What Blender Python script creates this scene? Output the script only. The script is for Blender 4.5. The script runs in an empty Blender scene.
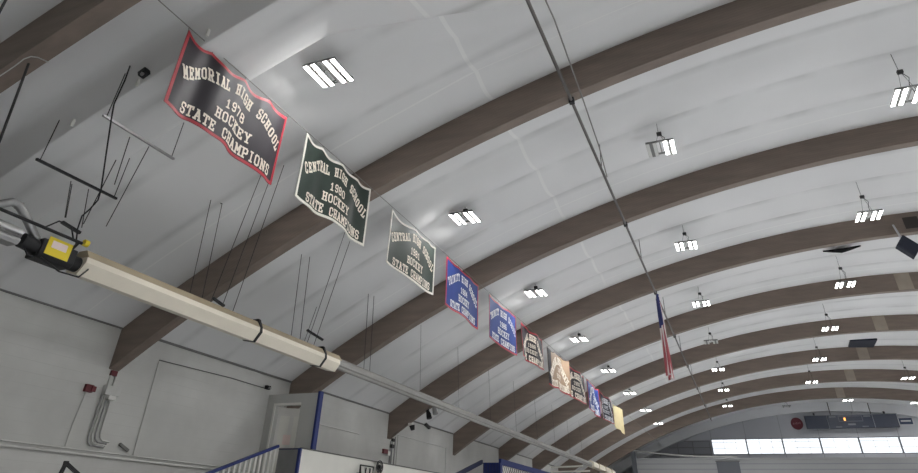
import bpy, bmesh, math, random
from mathutils import Vector, Matrix
random.seed(7)
SC = bpy.context.scene
COL = SC.collection
EYE = 1.7                                   # eye height above the floor
XW = -11.9                                  # inner face of the left wall
XC, ZC = 6.365, -24.952 + EYE               # centre of the roof arc (across the hall)
RO, BD, BT = 33.66, 0.708, 0.2525           # roof radius, beam depth, beam thickness
BAY = 6.1
Y0 = 3.43                                   # first beam
XR = 2 * XC - XW                            # right wall
YEND = Y0 + 9 * BAY                         # gable beam
FY = -8.9
def by(k): return Y0 + k * BAY

# ------------------------------------------------------------ camera
yaw, pitch, roll, FPX = -0.4121, 0.5782, 0.0328, 602.19
cy, sy, cp, sp, cr, sr = math.cos(yaw), math.sin(yaw), math.cos(pitch), math.sin(pitch), math.cos(roll), math.sin(roll)
fw = Vector((sy * cp, cy * cp, sp)); r0 = Vector((cy, -sy, 0)); u0 = r0.cross(fw)
rt = cr * r0 + sr * u0; upv = -sr * r0 + cr * u0
cam = bpy.data.objects.new('camera', bpy.data.cameras.new('camera'))
COL.objects.link(cam)
cam.matrix_world = Matrix(((rt.x, upv.x, -fw.x, 0), (rt.y, upv.y, -fw.y, 0), (rt.z, upv.z, -fw.z, EYE), (0, 0, 0, 1)))
cam.data.sensor_fit = 'HORIZONTAL'; cam.data.sensor_width = 36
cam.data.lens = FPX / 918 * 36
cam.data.shift_y = -107.5 / 918
cam.data.clip_end = 300
SC.camera = cam

def ray(u, v):
    return rt * ((u - 459) / FPX) + upv * (-(v - 129.0) / FPX) + fw
O = Vector((0, 0, EYE))
def aty(u, v, y): d = ray(u, v); return O + d * (y / d.y)
def atx(u, v, x): d = ray(u, v); return O + d * (x / d.x)
def roofpt(u, v, dr=0):
    d = ray(u, v); xc, zc = XC, ZC - EYE; R = RO + dr
    a = d.x * d.x + d.z * d.z; b = -2 * (d.x * xc + d.z * zc); c = xc * xc + zc * zc - R * R
    return O + d * ((-b + math.sqrt(b * b - 4 * a * c)) / 2 / a)
def zroof(x, dr=0): return ZC + math.sqrt((RO + dr) ** 2 - (x - XC) ** 2)

# ------------------------------------------------------------ materials
def mat(name, col, rough=.6, metal=0, var=.08, scale=4.0, bump=0, emit=None, spec=.4, stretch=None):
    m = bpy.data.materials.new(name); m.use_nodes = True
    N = m.node_tree.nodes; L = m.node_tree.links
    b = N['Principled BSDF']; b.inputs['Roughness'].default_value = rough; b.inputs['Metallic'].default_value = metal
    b.inputs['Specular IOR Level'].default_value = spec
    tc = N.new('ShaderNodeTexCoord'); nz = N.new('ShaderNodeTexNoise'); nz.inputs['Scale'].default_value = scale; nz.inputs['Detail'].default_value = 5
    if stretch:
        mp = N.new('ShaderNodeMapping'); mp.inputs['Scale'].default_value = stretch
        L.new(tc.outputs['Object'], mp.inputs['Vector']); L.new(mp.outputs[0], nz.inputs['Vector'])
    else: L.new(tc.outputs['Object'], nz.inputs['Vector'])
    mr = N.new('ShaderNodeMapRange'); mr.inputs[1].default_value = .25; mr.inputs[2].default_value = .75
    mr.inputs[3].default_value = 1 - var; mr.inputs[4].default_value = 1 + var
    L.new(nz.outputs[0], mr.inputs[0])
    mx = N.new('ShaderNodeMix'); mx.data_type = 'RGBA'; mx.blend_type = 'MULTIPLY'; mx.inputs[0].default_value = 1
    mx.inputs[6].default_value = (*col, 1)
    cb = N.new('ShaderNodeCombineColor')
    for i in range(3): L.new(mr.outputs[0], cb.inputs[i])
    L.new(cb.outputs[0], mx.inputs[7]); L.new(mx.outputs[2], b.inputs['Base Color'])
    if bump:
        bp = N.new('ShaderNodeBump'); bp.inputs['Strength'].default_value = bump; bp.inputs['Distance'].default_value = .02
        L.new(nz.outputs[0], bp.inputs['Height']); L.new(bp.outputs[0], b.inputs['Normal'])
    if emit:
        b.inputs['Emission Color'].default_value = (*emit[0], 1); b.inputs['Emission Strength'].default_value = emit[1]
    m['mix'] = mx.name
    return m
def srgb(r, g, b):
    f = lambda c: (c / 255 / 12.92) if c / 255 < .04045 else ((c / 255 + .055) / 1.055) ** 2.4
    return (f(r), f(g), f(b))
def nd(m): return m.node_tree.nodes, m.node_tree.links
def lines(m, terms, dark):
    """darken / lighten the base colour along lines; terms: list of (axis, period, offset, width)"""
    N, L = nd(m); mx = N[m['mix']]; b = N['Principled BSDF']
    tc = N.new('ShaderNodeTexCoord'); sx = N.new('ShaderNodeSeparateXYZ'); L.new(tc.outputs['Object'], sx.inputs[0])
    prev = None
    for ax, per, off, w in terms:
        a = N.new('ShaderNodeMath'); a.operation = 'ADD'; a.inputs[1].default_value = -off + w / 2; L.new(sx.outputs[ax], a.inputs[0])
        md = N.new('ShaderNodeMath'); md.operation = 'FLOORED_MODULO'; md.inputs[1].default_value = per; L.new(a.outputs[0], md.inputs[0])
        lt = N.new('ShaderNodeMath'); lt.operation = 'LESS_THAN'; lt.inputs[1].default_value = w; L.new(md.outputs[0], lt.inputs[0])
        if prev is None: prev = lt
        else:
            mm = N.new('ShaderNodeMath'); mm.operation = 'MAXIMUM'; L.new(prev.outputs[0], mm.inputs[0]); L.new(lt.outputs[0], mm.inputs[1]); prev = mm
    m2 = N.new('ShaderNodeMix'); m2.data_type = 'RGBA'; m2.inputs[7].default_value = (*dark, 1)
    L.new(prev.outputs[0], m2.inputs[0]); L.new(mx.outputs[2], m2.inputs[6]); L.new(m2.outputs[2], b.inputs['Base Color'])
    return m

M = {}
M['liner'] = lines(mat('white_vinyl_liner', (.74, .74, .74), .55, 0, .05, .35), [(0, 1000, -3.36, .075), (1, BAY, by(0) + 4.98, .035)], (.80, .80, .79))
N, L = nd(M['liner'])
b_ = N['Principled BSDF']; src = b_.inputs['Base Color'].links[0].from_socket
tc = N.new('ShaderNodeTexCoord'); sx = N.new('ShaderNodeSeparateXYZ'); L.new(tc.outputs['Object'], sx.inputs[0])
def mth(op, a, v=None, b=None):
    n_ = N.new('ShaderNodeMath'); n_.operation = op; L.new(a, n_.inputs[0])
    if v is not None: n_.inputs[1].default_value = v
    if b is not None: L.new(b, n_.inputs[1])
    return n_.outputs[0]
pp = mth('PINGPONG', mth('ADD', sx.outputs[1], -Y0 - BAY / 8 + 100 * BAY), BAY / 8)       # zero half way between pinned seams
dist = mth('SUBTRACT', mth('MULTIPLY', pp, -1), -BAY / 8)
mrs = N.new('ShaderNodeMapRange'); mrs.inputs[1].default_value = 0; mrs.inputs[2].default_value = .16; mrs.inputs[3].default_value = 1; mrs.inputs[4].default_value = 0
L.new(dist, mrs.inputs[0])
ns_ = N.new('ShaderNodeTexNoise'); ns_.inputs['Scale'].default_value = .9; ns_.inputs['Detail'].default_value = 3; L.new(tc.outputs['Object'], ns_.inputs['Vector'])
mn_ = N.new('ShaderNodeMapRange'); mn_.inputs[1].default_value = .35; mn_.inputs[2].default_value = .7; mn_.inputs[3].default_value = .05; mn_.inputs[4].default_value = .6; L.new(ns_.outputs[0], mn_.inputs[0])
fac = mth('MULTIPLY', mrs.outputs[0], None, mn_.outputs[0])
mxs = N.new('ShaderNodeMix'); mxs.data_type = 'RGBA'; mxs.inputs[7].default_value = (.36, .36, .355, 1)  # soft crease shade and seam dirt, both painted into the liner colour
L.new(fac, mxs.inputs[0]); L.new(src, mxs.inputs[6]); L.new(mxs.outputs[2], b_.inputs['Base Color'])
M['wall'] = lines(mat('painted_block_wall', (.53, .53, .51), .8, 0, .12, .9, .05), [(2, .2, 0, .008)], (.50, .50, .48))
M['gable'] = lines(mat('grey_blue_gable_panel', srgb(186, 188, 194), .7, 0, .04, .5), [(0, 2.62, -2.26, .05)], srgb(160, 162, 168))
M['slate'] = mat('dark_slate_panel', srgb(150, 152, 158), .7, 0, .06, .6)
M['slate_door'] = mat('dark_slate_door', srgb(104, 107, 113), .7, 0, .06, .6)
M['siding'] = mat('light_grey_siding', srgb(172, 173, 174), .6, 0, .04, .5)
M['floor'] = mat('dark_rubber_floor', (.16, .16, .16), .7, 0, .1, .5)
M['ice'] = mat('white_ice', (.86, .88, .90), .45, 0, .02, .3)
M['wood'] = mat('brown_laminated_timber', (.215, .170, .142), .6, 0, .16, 2.2, 0, stretch=(.5, 3, 3))
N, L = nd(M['wood'])                         # lamination lines follow the arc
tc = N.new('ShaderNodeTexCoord'); sx = N.new('ShaderNodeSeparateXYZ'); L.new(tc.outputs['Object'], sx.inputs[0])
ax_ = N.new('ShaderNodeMath'); ax_.operation = 'SUBTRACT'; ax_.inputs[1].default_value = XC; L.new(sx.outputs[0], ax_.inputs[0])
az_ = N.new('ShaderNodeMath'); az_.operation = 'SUBTRACT'; az_.inputs[1].default_value = ZC; L.new(sx.outputs[2], az_.inputs[0])
cx = N.new('ShaderNodeCombineXYZ'); L.new(ax_.outputs[0], cx.inputs[0]); L.new(az_.outputs[0], cx.inputs[1])
ln = N.new('ShaderNodeVectorMath'); ln.operation = 'LENGTH'; L.new(cx.outputs[0], ln.inputs[0])
md = N.new('ShaderNodeMath'); md.operation = 'FLOORED_MODULO'; md.inputs[1].default_value = .059; L.new(ln.outputs['Value'], md.inputs[0])
lt = N.new('ShaderNodeMath'); lt.operation = 'LESS_THAN'; lt.inputs[1].default_value = .008; L.new(md.outputs[0], lt.inputs[0])
ml = N.new('ShaderNodeMath'); ml.operation = 'MULTIPLY'; ml.inputs[1].default_value = .35; L.new(lt.outputs[0], ml.inputs[0])
m2 = N.new('ShaderNodeMix'); m2.data_type = 'RGBA'; m2.inputs[7].default_value = (.125, .10, .084, 1)
L.new(ml.outputs[0], m2.inputs[0]); L.new(N[M['wood']['mix']].outputs[2], m2.inputs[6]); L.new(m2.outputs[2], N['Principled BSDF'].inputs['Base Color'])
M['white_beam'] = mat('white_painted_beam', srgb(222, 223, 226), .6, 0, .04, .6)
M['plate'] = mat('beige_splice_plate', (.34, .29, .235), .6, 0, .1, 3)
M['plate_dark'] = mat('dark_splice_plate', (.05, .042, .038), .6, 0, .1, 3)
M['led'] = mat('lit_led_strip', (.9, .9, .88), .5, 0, 0, 1, emit=((1, .99, .975), 85.0))
M['led_off'] = mat('unlit_led_strip', (.62, .62, .60), .4)
M['housing'] = mat('grey_light_housing', (.20, .20, .195), .6)
M['metal'] = mat('grey_galvanised_metal', (.36, .36, .36), .38, .8, .12, 6)
M['silver'] = mat('bright_aluminium', (.66, .66, .65), .3, .85, .08, 3)
M['dullsteel'] = mat('dull_steel_reflector', (.30, .295, .28), .55, .35, .14, 3, stretch=(4, .6, 4))
M['dark'] = mat('black_metal', (.018, .018, .02), .5, .3, .1, 8)
M['black'] = mat('dull_black', (.012, .012, .013), .95, spec=.05)
M['rod'] = mat('dark_steel_rod', (.05, .05, .05), .5, .5, .1, 8)
M['rope'] = mat('grey_rope', (.22, .21, .2), .8)
M['pipe'] = mat('grey_brown_pipe', (.13, .12, .115), .5, .3, .1, 5)
M['cream'] = mat('cream_enamel', (.80, .74, .62), .4, 0, .05, 2)
M['creamtop'] = mat('tan_enamel_and_shade', (.42, .35, .24), .5, 0, .1, 3)
M['yellow'] = mat('yellow_label', (.80, .62, .03), .5, 0, .05, 6)
M['pinkwhite'] = mat('pale_label_paper', (.85, .70, .66), .6, 0, .04, 8)
M['red'] = mat('red_enamel', (.13, .024, .03), .4)
M['blue'] = mat('royal_blue_paint', srgb(34, 48, 108), .5, 0, .06, 2)
M['navy'] = mat('navy_paint', srgb(24, 32, 66), .5)
M['whitepaint'] = mat('white_paint', (.74, .73, .69), .5, 0, .04, 3)
M['partition'] = mat('grey_white_paint', (.47, .47, .45), .6, 0, .04, 2)
M['boardwhite'] = mat('white_rink_board', (.78, .77, .71), .4, 0, .03, 2)
M['greypanel'] = mat('grey_panel', (.22, .22, .22), .6)
M['conduit'] = mat('painted_conduit', (.55, .55, .53), .5)
M['seam'] = mat('dark_joint', (.16, .16, .155), .7)
M['glass'] = bpy.data.materials.new('window_glass'); M['glass'].use_nodes = True
N, L = nd(M['glass']); N.clear(); o_ = N.new('ShaderNodeOutputMaterial'); t_ = N.new('ShaderNodeBsdfTransparent'); g_ = N.new('ShaderNodeBsdfGlossy'); x_ = N.new('ShaderNodeMixShader')
t_.inputs[0].default_value = (.93, .95, .97, 1); g_.inputs['Roughness'].default_value = .1; x_.inputs[0].default_value = .06
L.new(t_.outputs[0], x_.inputs[1]); L.new(g_.outputs[0], x_.inputs[2]); L.new(x_.outputs[0], o_.inputs[0])
M['speaker'] = mat('black_blue_cabinet', (.014, .018, .032), .7, 0, .1, 6)
M['score'] = mat('dark_scoreboard_face', (.042, .05, .074), .5, 0, .08, 5)
M['scoretrim'] = mat('grey_scoreboard_line', (.20, .21, .23), .5)
M['digit'] = mat('lit_orange_digit', (.9, .3, .05), .5, 0, 0, 1, emit=((1, .38, .08), 1.6))
M['signred'] = mat('dull_red_sign', srgb(104, 44, 54), .5)
M['signblue'] = mat('slate_blue_sign', srgb(52, 66, 92), .5)
M['signmark'] = mat('faded_pink_paint', srgb(150, 110, 116), .6)
M['signpale'] = mat('pale_sign_paint', (.55, .56, .58), .5)
CLOTH = dict(
    black=mat('black_satin', (.024, .020, .026), .6, 0, .12, 5, spec=.3), green=mat('dark_green_satin', (.028, .040, .034), .6, 0, .12, 5, spec=.3),
    blue=mat('royal_blue_satin', (.022, .050, .21), .65, 0, .1, 5, spec=.2), navy=mat('navy_satin', (.016, .018, .034), .65, 0, .1, 5, spec=.2),
    gold=mat('gold_cloth', (.62, .53, .30), .6, 0, .1, 5), red=mat('red_binding', (.36, .025, .04), .5, 0, .08, 6),
    white=mat('white_binding', (.72, .70, .63), .6, 0, .05, 6), cream=mat('cream_felt', (.80, .73, .63), .7, 0, .05, 8),
    tan=mat('tan_lit_cloth', (.33, .23, .155), .6, 0, .06, 6), pale=mat('pale_felt', (.74, .76, .80), .7, 0, .05, 8),  # tan: light glowing on a black banner, put into its cloth colour
    flagred=mat('flag_red', (.34, .075, .09), .7), flagwhite=mat('flag_white', (.62, .55, .54), .7), flagblue=mat('flag_blue', (.03, .04, .16), .7))

# ------------------------------------------------------------ mesh helpers
class MB:
    def __init__(s): s.v = []; s.f = []
    def add(s, vs, fs):
        n = len(s.v); s.v += [Vector(p) for p in vs]; s.f += [[n + i for i in f] for f in fs]; return s
    def box(s, lo, hi):
        x0, y0, z0 = lo; x1, y1, z1 = hi
        return s.add([(x0, y0, z0), (x1, y0, z0), (x1, y1, z0), (x0, y1, z0), (x0, y0, z1), (x1, y0, z1), (x1, y1, z1), (x0, y1, z1)],
                     [(0, 3, 2, 1), (4, 5, 6, 7), (0, 1, 5, 4), (1, 2, 6, 5), (2, 3, 7, 6), (3, 0, 4, 7)])
    def obox(s, c, ex, ey, ez):
        c = Vector(c); ex, ey, ez = Vector(ex), Vector(ey), Vector(ez)
        P = [c + a * ex + b * ey + d * ez for d in (-1, 1) for a, b in ((-1, -1), (1, -1), (1, 1), (-1, 1))]
        return s.add(P, [(0, 3, 2, 1), (4, 5, 6, 7), (0, 1, 5, 4), (1, 2, 6, 5), (2, 3, 7, 6), (3, 0, 4, 7)])
    def bar(s, a, b, w, h=None, up=(0, 0, 1)):
        a, b = Vector(a), Vector(b); d = (b - a); l = d.length; d.normalize(); h = h or w
        sd = d.cross(Vector(up))
        if sd.length < 1e-4: sd = d.cross(Vector((1, 0, 0)))
        sd.normalize(); u = sd.cross(d)
        return s.obox((a + b) / 2, d * l / 2, sd * w / 2, u * h / 2)
    def tube(s, pts, r, n=10, cap=True):
        pts = [Vector(p) for p in pts]; rings = []; ref = None
        for i, p in enumerate(pts):
            t = (pts[min(i + 1, len(pts) - 1)] - pts[max(i - 1, 0)]).normalized()
            if ref is None:
                ref = t.cross(Vector((0, 0, 1)))
                if ref.length < .1: ref = t.cross(Vector((1, 0, 0)))
            ref = (ref - t * ref.dot(t)).normalized(); w = t.cross(ref)
            rr = r[i] if isinstance(r, (list, tuple)) else r
            rings.append([p + rr * (math.cos(2 * math.pi * k / n) * ref + math.sin(2 * math.pi * k / n) * w) for k in range(n)])
        vs = [q for R_ in rings for q in R_]; fs = []
        for i in range(len(pts) - 1):
            for k in range(n):
                fs.append((i * n + k, i * n + (k + 1) % n, (i + 1) * n + (k + 1) % n, (i + 1) * n + k))
        if cap: fs += [tuple(range(n))[::-1], tuple((len(pts) - 1) * n + k for k in range(n))]
        return s.add(vs, fs)
    def extrude(s, poly, axis, a, b):
        """poly: list of 2D points in the two other axes (in xyz order), extruded along axis from a to b"""
        def p3(q, t):
            q = list(q); q.insert(axis, t); return q
        n = len(poly)
        return s.add([p3(q, a) for q in poly] + [p3(q, b) for q in poly],
                     [tuple(range(n))[::-1], tuple(range(n, 2 * n))] + [(i, (i + 1) % n, n + (i + 1) % n, n + i) for i in range(n)])
    def grid(s, fn, nu, nv):
        return s.add([fn(i / nu, j / nv) for j in range(nv + 1) for i in range(nu + 1)],
                     [(j * (nu + 1) + i, j * (nu + 1) + i + 1, (j + 1) * (nu + 1) + i + 1, (j + 1) * (nu + 1) + i) for j in range(nv) for i in range(nu)])
    def build(s, name, m, parent=None, smooth=None, bevel=0, fix=True):
        me = bpy.data.meshes.new(name)
        off = world_loc(parent) if parent else Vector((0, 0, 0))
        me.from_pydata([tuple(p - off) for p in s.v], [], s.f)
        if fix:
            bm = bmesh.new(); bm.from_mesh(me); bmesh.ops.recalc_face_normals(bm, faces=bm.faces[:]); bm.to_mesh(me); bm.free()
        me.materials.append(m)
        if smooth:
            me.polygons.foreach_set('use_smooth', [True] * len(me.polygons)); me.set_sharp_from_angle(angle=math.radians(smooth))
        o = bpy.data.objects.new(name, me); COL.objects.link(o)
        if parent: o.parent = parent
        if bevel:
            b = o.modifiers.new('bevel', 'BEVEL'); b.width = bevel; b.segments = 2; b.limit_method = 'ANGLE'
        me.update()
        return o
def world_loc(o):
    v = Vector((0, 0, 0))
    while o is not None: v += o.location; o = o.parent
    return v
def tag(o, label, cat, group=None, kind=None):
    o['label'] = label; o['category'] = cat
    if group: o['group'] = group
    if kind: o['kind'] = kind
    return o
def thing(name, loc, label, cat, group=None, kind='thing'):
    o = bpy.data.objects.new(name, None); COL.objects.link(o); o.location = loc; o.empty_display_size = .2
    return tag(o, label, cat, group, kind)
def struct(o, label=None, cat=None):
    o['kind'] = 'structure'
    if label: o['label'] = label; o['category'] = cat
    return o
KIDS = {}
def copy_tree(o, parent=None):
    c = o.copy(); COL.objects.link(c); c.parent = parent
    for ch in list(o.children): copy_tree(ch, c)
    return c
ORD = ['nearest', 'second', 'third', 'fourth', 'fifth', 'sixth', 'seventh', 'eighth', 'ninth', 'tenth']

# ------------------------------------------------------------ setting
mb = MB().box((XW - .3, FY - .3, -.3), (XR + .3, YEND + 1, 0)); struct(mb.build('floor', M['floor']), 'dark rubber matted floor around the ice', 'floor')
mb = MB().box((-7.0, -5, 0), (19.5, YEND - 3, .02)); struct(mb.build('floor_ice', M['ice']), 'white ice sheet in the middle of the hall', 'ice')
struct(MB().box((XW - .3, FY - .3, 0), (XW, YEND + 1, 3.5 + EYE)).build('wall_left', M['wall']), 'pale grey painted left side wall', 'wall')
struct(MB().box((XR, FY - .3, 0), (XR + .3, YEND + 1, 3.5 + EYE)).build('wall_right', M['wall']), 'pale grey painted right side wall', 'wall')
struct(MB().box((XW - .3, FY - .3, 0), (XR + .3, FY, 8.72 + EYE)).build('wall_near', M['wall']), 'pale grey wall behind the viewer', 'wall')

# end wall with the window strip left open
WX0, WP, NW, WZ0, WZ1 = -2.30, 2.62, 7, 5.11 + EYE, 6.22 + EYE
WX1 = WX0 + WP * NW
yw0, yw1 = YEND + .16, YEND + .46
mb = MB().box((XW - .3, yw0, 0), (XR + .3, yw1, WZ0)).box((XW - .3, yw0, WZ0), (WX0, yw1, WZ1)).box((WX1, yw0, WZ0), (XR + .3, yw1, WZ1)).box((XW - .3, yw0, WZ1), (XR + .3, yw1, 8.72 + EYE))
struct(mb.build('wall_far', M['gable']), 'grey end wall with a long strip of windows', 'wall')

# roof liner: one curved ceiling, sagging between the beams; the first bay hangs in two deep billows with a free edge
NT = 150
T0, T1 = math.asin((XW - .25 - XC) / RO), math.asin((XR + .25 - XC) / RO)
def bay_profile(x, sd):
    xe = 5.66 if x < -4.9 else min(6.9, 5.66 + .46 * (x + 4.9))
    w = max(0.0, min(1.0, (8 - x) / 8.0))                 # billows fade out over the ice
    p = []
    for i in range(9): t = i / 8; p.append((3.55 + .65 * t, .16 + .15 * math.sin(math.pi / 2 * t)))
    for i in range(1, 13): t = i / 12; p.append((4.20 + .33 * t ** .75, .31 + .43 * t ** 1.5))
    p += [(4.535, .752), (4.55, .757)]
    for i in range(1, 15): t = i / 14; p.append((4.55 + (xe - 4.55) * t, .757 + .06 * math.sin(math.pi * t) - .27 * t))
    p += [(xe + .02, .47), (xe + .05, .02)]
    for i in range(1, 25):
        t = i / 24; p.append((xe + .05 + (9.42 - xe - .05) * t, .02 + (.05 + .10 * t) * abs(math.sin(3 * math.pi * t)) * sd))
    return [(y, (s * w if y <= xe + .04 else s)) for y, s in p]
def column(x):
    p = [(FY - .3 + i * (3.5 - FY + .25) / 24, .03) for i in range(25)]
    sd = min(1, max(0, (x - XW - .3) / 3.0)); p += bay_profile(x, sd)
    for k in range(1, 10):
        a, b = by(k) + .02, (by(k + 1) - .02 if k < 9 else YEND + .5)
        n = 24 if k < 5 else 16
        for i in range(n + 1):
            t = i / n; p.append((a + (b - a) * t, .006 + (.17 if k < 3 else .13 if k < 5 else .10) * abs(math.sin(4 * math.pi * t)) * sd))
    return p
cols = []
for i in range(NT + 1):
    th = T0 + (T1 - T0) * i / NT; x = XC + RO * math.sin(th)
    cols.append([(XC + (RO - s) * math.sin(th), y, ZC + (RO - s) * math.cos(th)) for y, s in column(x)])
n = len(cols[0]); mb = MB()
mb.add([p for c in cols for p in c], [(i * n + j, i * n + j + 1, (i + 1) * n + j + 1, (i + 1) * n + j) for i in range(NT) for j in range(n - 1)])
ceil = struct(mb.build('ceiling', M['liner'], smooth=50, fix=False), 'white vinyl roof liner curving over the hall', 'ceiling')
from mathutils.bvhtree import BVHTree
LINER = BVHTree.FromPolygons([v.co for v in ceil.data.vertices], [tuple(p.vertices) for p in ceil.data.polygons])
def liner(u, v, off=0):
    d = ray(u, v).normalized(); h = LINER.ray_cast(O, d)[0]
    return h - d * off
sol = MB()
sol.add([(XC + (RO + .06) * math.sin(T0 + (T1 - T0) * i / 60), y, ZC + (RO + .06) * math.cos(T0 + (T1 - T0) * i / 60)) for i in range(61) for y in (FY - .3, YEND + 1)],
        [(2 * i, 2 * i + 1, 2 * i + 3, 2 * i + 2) for i in range(60)])
struct(sol.build('ceiling_deck', M['greypanel']), 'roof deck above the white liner', 'roof')

# trim where wall meets roof, and bands on the left wall
ztw = zroof(XW) 
struct(MB().box((XW, FY, ztw - .035), (XW + .03, YEND, ztw + .03)).build('trim_1', M['seam']), 'dark joint along the top of the left wall', 'trim')
struct(MB().box((XW, FY, .50 + EYE), (XW + .03, 14.0, .585 + EYE)).build('trim_2', M['conduit']), 'grey ledge strip low on the left wall', 'trim')

# ------------------------------------------------------------ roof beams
def arch_mesh(name, m, r1, r0, t):
    me = MB(); NS = 110; P = []
    for i in range(NS + 1):
        for r in (r1, r0):
            lim = math.asin((XR - XC) / r); th = -lim + 2 * lim * i / NS
            P.append((XC + r * math.sin(th), ZC + r * math.cos(th)))
    vs = [(x, y, z) for (x, z) in P for y in (-t / 2, t / 2)]
    fs = []
    for i in range(NS):
        a, b = 4 * i, 4 * (i + 1)
        fs += [(a, b, b + 2, a + 2), (a + 1, a + 3, b + 3, b + 1), (a, a + 1, b + 1, b), (a + 2, b + 2, b + 3, a + 3)]
    fs += [(0, 2, 3, 1), (4 * NS, 4 * NS + 1, 4 * NS + 3, 4 * NS + 2)]
    return me.add(vs, fs).build(name, m, smooth=30)
beam = arch_mesh('roof_beam', M['wood'], RO + .02, RO - BD, BT)
BL = ['dark brown curved roof beam nearest the camera, crossing the top left corner',
      'brown curved roof beam passing right behind the green 1980 banner',
      'brown curved roof beam passing behind the first of the blue banners',
      'brown curved roof beam behind the hanging black loudspeaker, fourth from the camera',
      'brown curved roof beam passing behind the furled flag, fifth from the camera',
      'sixth brown curved roof beam from the camera, with a pale patch near its crown',
      'seventh brown curved roof beam from the camera, under the dark ceiling panel',
      'eighth brown curved roof beam from the camera, next to last of the brown ones',
      'last brown curved roof beam, right before the white end wall arch']
for k in range(9):
    o = beam if k == 0 else beam.copy()
    if k: COL.objects.link(o)
    o.location = (0, by(k), 0); tag(o, BL[k], 'beam', 'curved brown roof beams', 'thing')
    if k == 3: xa, xb, za, zb, mm = 6.05, 6.45, zroof(6.2) - .58, zroof(6.2) - .2, M['plate_dark']
    elif k >= 4: xa, xb, za, zb, mm = 6.75, 7.26, zroof(7) - .70, zroof(7) - .03, M['plate']
    else: continue
    MB().box((xa, by(k) - BT / 2 - .012, za), (xb, by(k) - BT / 2, zb)).build('splice_plate', mm, o)
wb = arch_mesh('gable_arch', M['white_beam'], RO + .02, RO - BD + .02, .3); wb.location = (0, YEND, 0)
tag(wb, 'white painted arch framing the far end wall', 'beam', None, 'thing')

# ------------------------------------------------------------ hanging lights
def make_light(name):
    root = thing(name, (0, 0, 0), 'x', 'light')
    MB().box((-.30, -.30, .031), (.30, -.25, .055)).box((-.30, .25, .031), (.30, .30, .055)).box((-.012, -.27, .035), (.012, .27, .05)).build('mounting_frame', M['housing'], root)
    for sx in (-1, 1):
        c = sx * .19
        pn = MB().box((c - .112, -.315, 0), (c + .112, .315, .03)).build('light_panel', M['housing'], root)
        for q in (-1, 1):
            MB().box((c + q * .073 - .036, -.305, -.004), (c + q * .073 + .036, .305, 0)).build('led_strip', M['led'], pn)
    return root
proto = make_light('ceiling_light')
for ch in proto.children: pass
def hang(root, x, y, z, top):
    h = top - z
    m = MB().tube([(x - .12, y, z + .06), (x - .02, y, z + h * .55)], .0045, 6).tube([(x + .16, y, z + .06), (x + .02, y, z + h * .55)], .0045, 6)
    m.tube([(x, y, z + h * .5), (x, y, top)], .006, 6).build('suspension_wire', M['rod'], root)
    MB().box((x - .04, y - .04, z + h * .52), (x + .07, y + .04, z + h * .52 + .08)).build('driver_box', M['rod'], root, bevel=.01)
    MB().tube([(x + .03, y, z + h * .53), (x + .12, y, z + h * .4), (x + .07, y, z + h * .25), (x + .1, y, z + .06)], .008, 6).build('power_cord', M['rod'], root)
ROWS = [('beside the banners', -5.26, 6.27), ('right of the ceiling pipe', -.44, 7.27), ('third from the left wall', 4.49, 7.51),
        ('fourth from the left wall', 9.35, 7.50), ('fifth from the left wall', 14.1, 6.9), ('along the right wall', 18.0, 6.1)]
first = True
def put_light(x, y, z, label, off=()):
    global first
    r = proto if first else copy_tree(proto)
    first = False
    r.location = (x, y, z); r['label'] = label; r['category'] = 'light'; r['group'] = 'hanging twin-panel ceiling lights'
    return r
made = []
for rn, (row, x, z) in enumerate(ROWS):
    ks = range(0 if rn == 0 else -1, 7 if rn in (2, 3) else 8)
    for k in ks:
        y = 6.47 + BAY * k
        if k >= 0:
            w = ORD[k] if k == 0 else ORD[k] + ' from the camera'
            lab = 'lit hanging light, %s in the row %s' % (w if k else 'nearest the camera', row)
            if rn == 1 and k == 1: lab = 'hanging light with one panel dark, just right of the long ceiling pipe'
            if rn == 1 and k == 4: lab = 'unlit hanging light, the dark one in the row right of the ceiling pipe'
        else:
            lab = 'hanging light behind the viewer, %s back in the row %s' % ('first' if k == -1 else 'second', row)
        made.append((put_light(x, y, z + EYE, lab), x, y, z + EYE, rn, k))
for (x, y, z, lab) in ((3.6, 55.0, 7.95, 'unlit hanging light before the end wall, left of the scoreboard'),
                       (7.75, 55.0, 8.25, 'lit hanging light over the middle of the scoreboard'),
                       (11.9, 55.0, 7.95, 'lit hanging light over the right end of the scoreboard')):
    made.append((put_light(x, y, z + EYE, lab), x, y, z + EYE, 9, x))
for r, x, y, z, rn, k in made:
    hang(r, 0, 0, 0, zroof(x, -.04) - z) if False else None
    # wires are built in world space under each light
    hang(r, x, y, z, zroof(x, -.05))
    off = []
    if rn == 1 and k == 1: off = [0]
    if rn == 1 and k == 4 or (rn == 9 and k < 4): off = [0, 1]
    pans = [c for c in r.children if c.name.startswith('light_panel')]
    pans.sort(key=lambda c: sum(v.co.x for v in c.data.vertices))
    for i in off:
        for st in pans[i].children:
            st.data = st.data.copy(); st.data.materials[0] = M['led_off']

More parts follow.
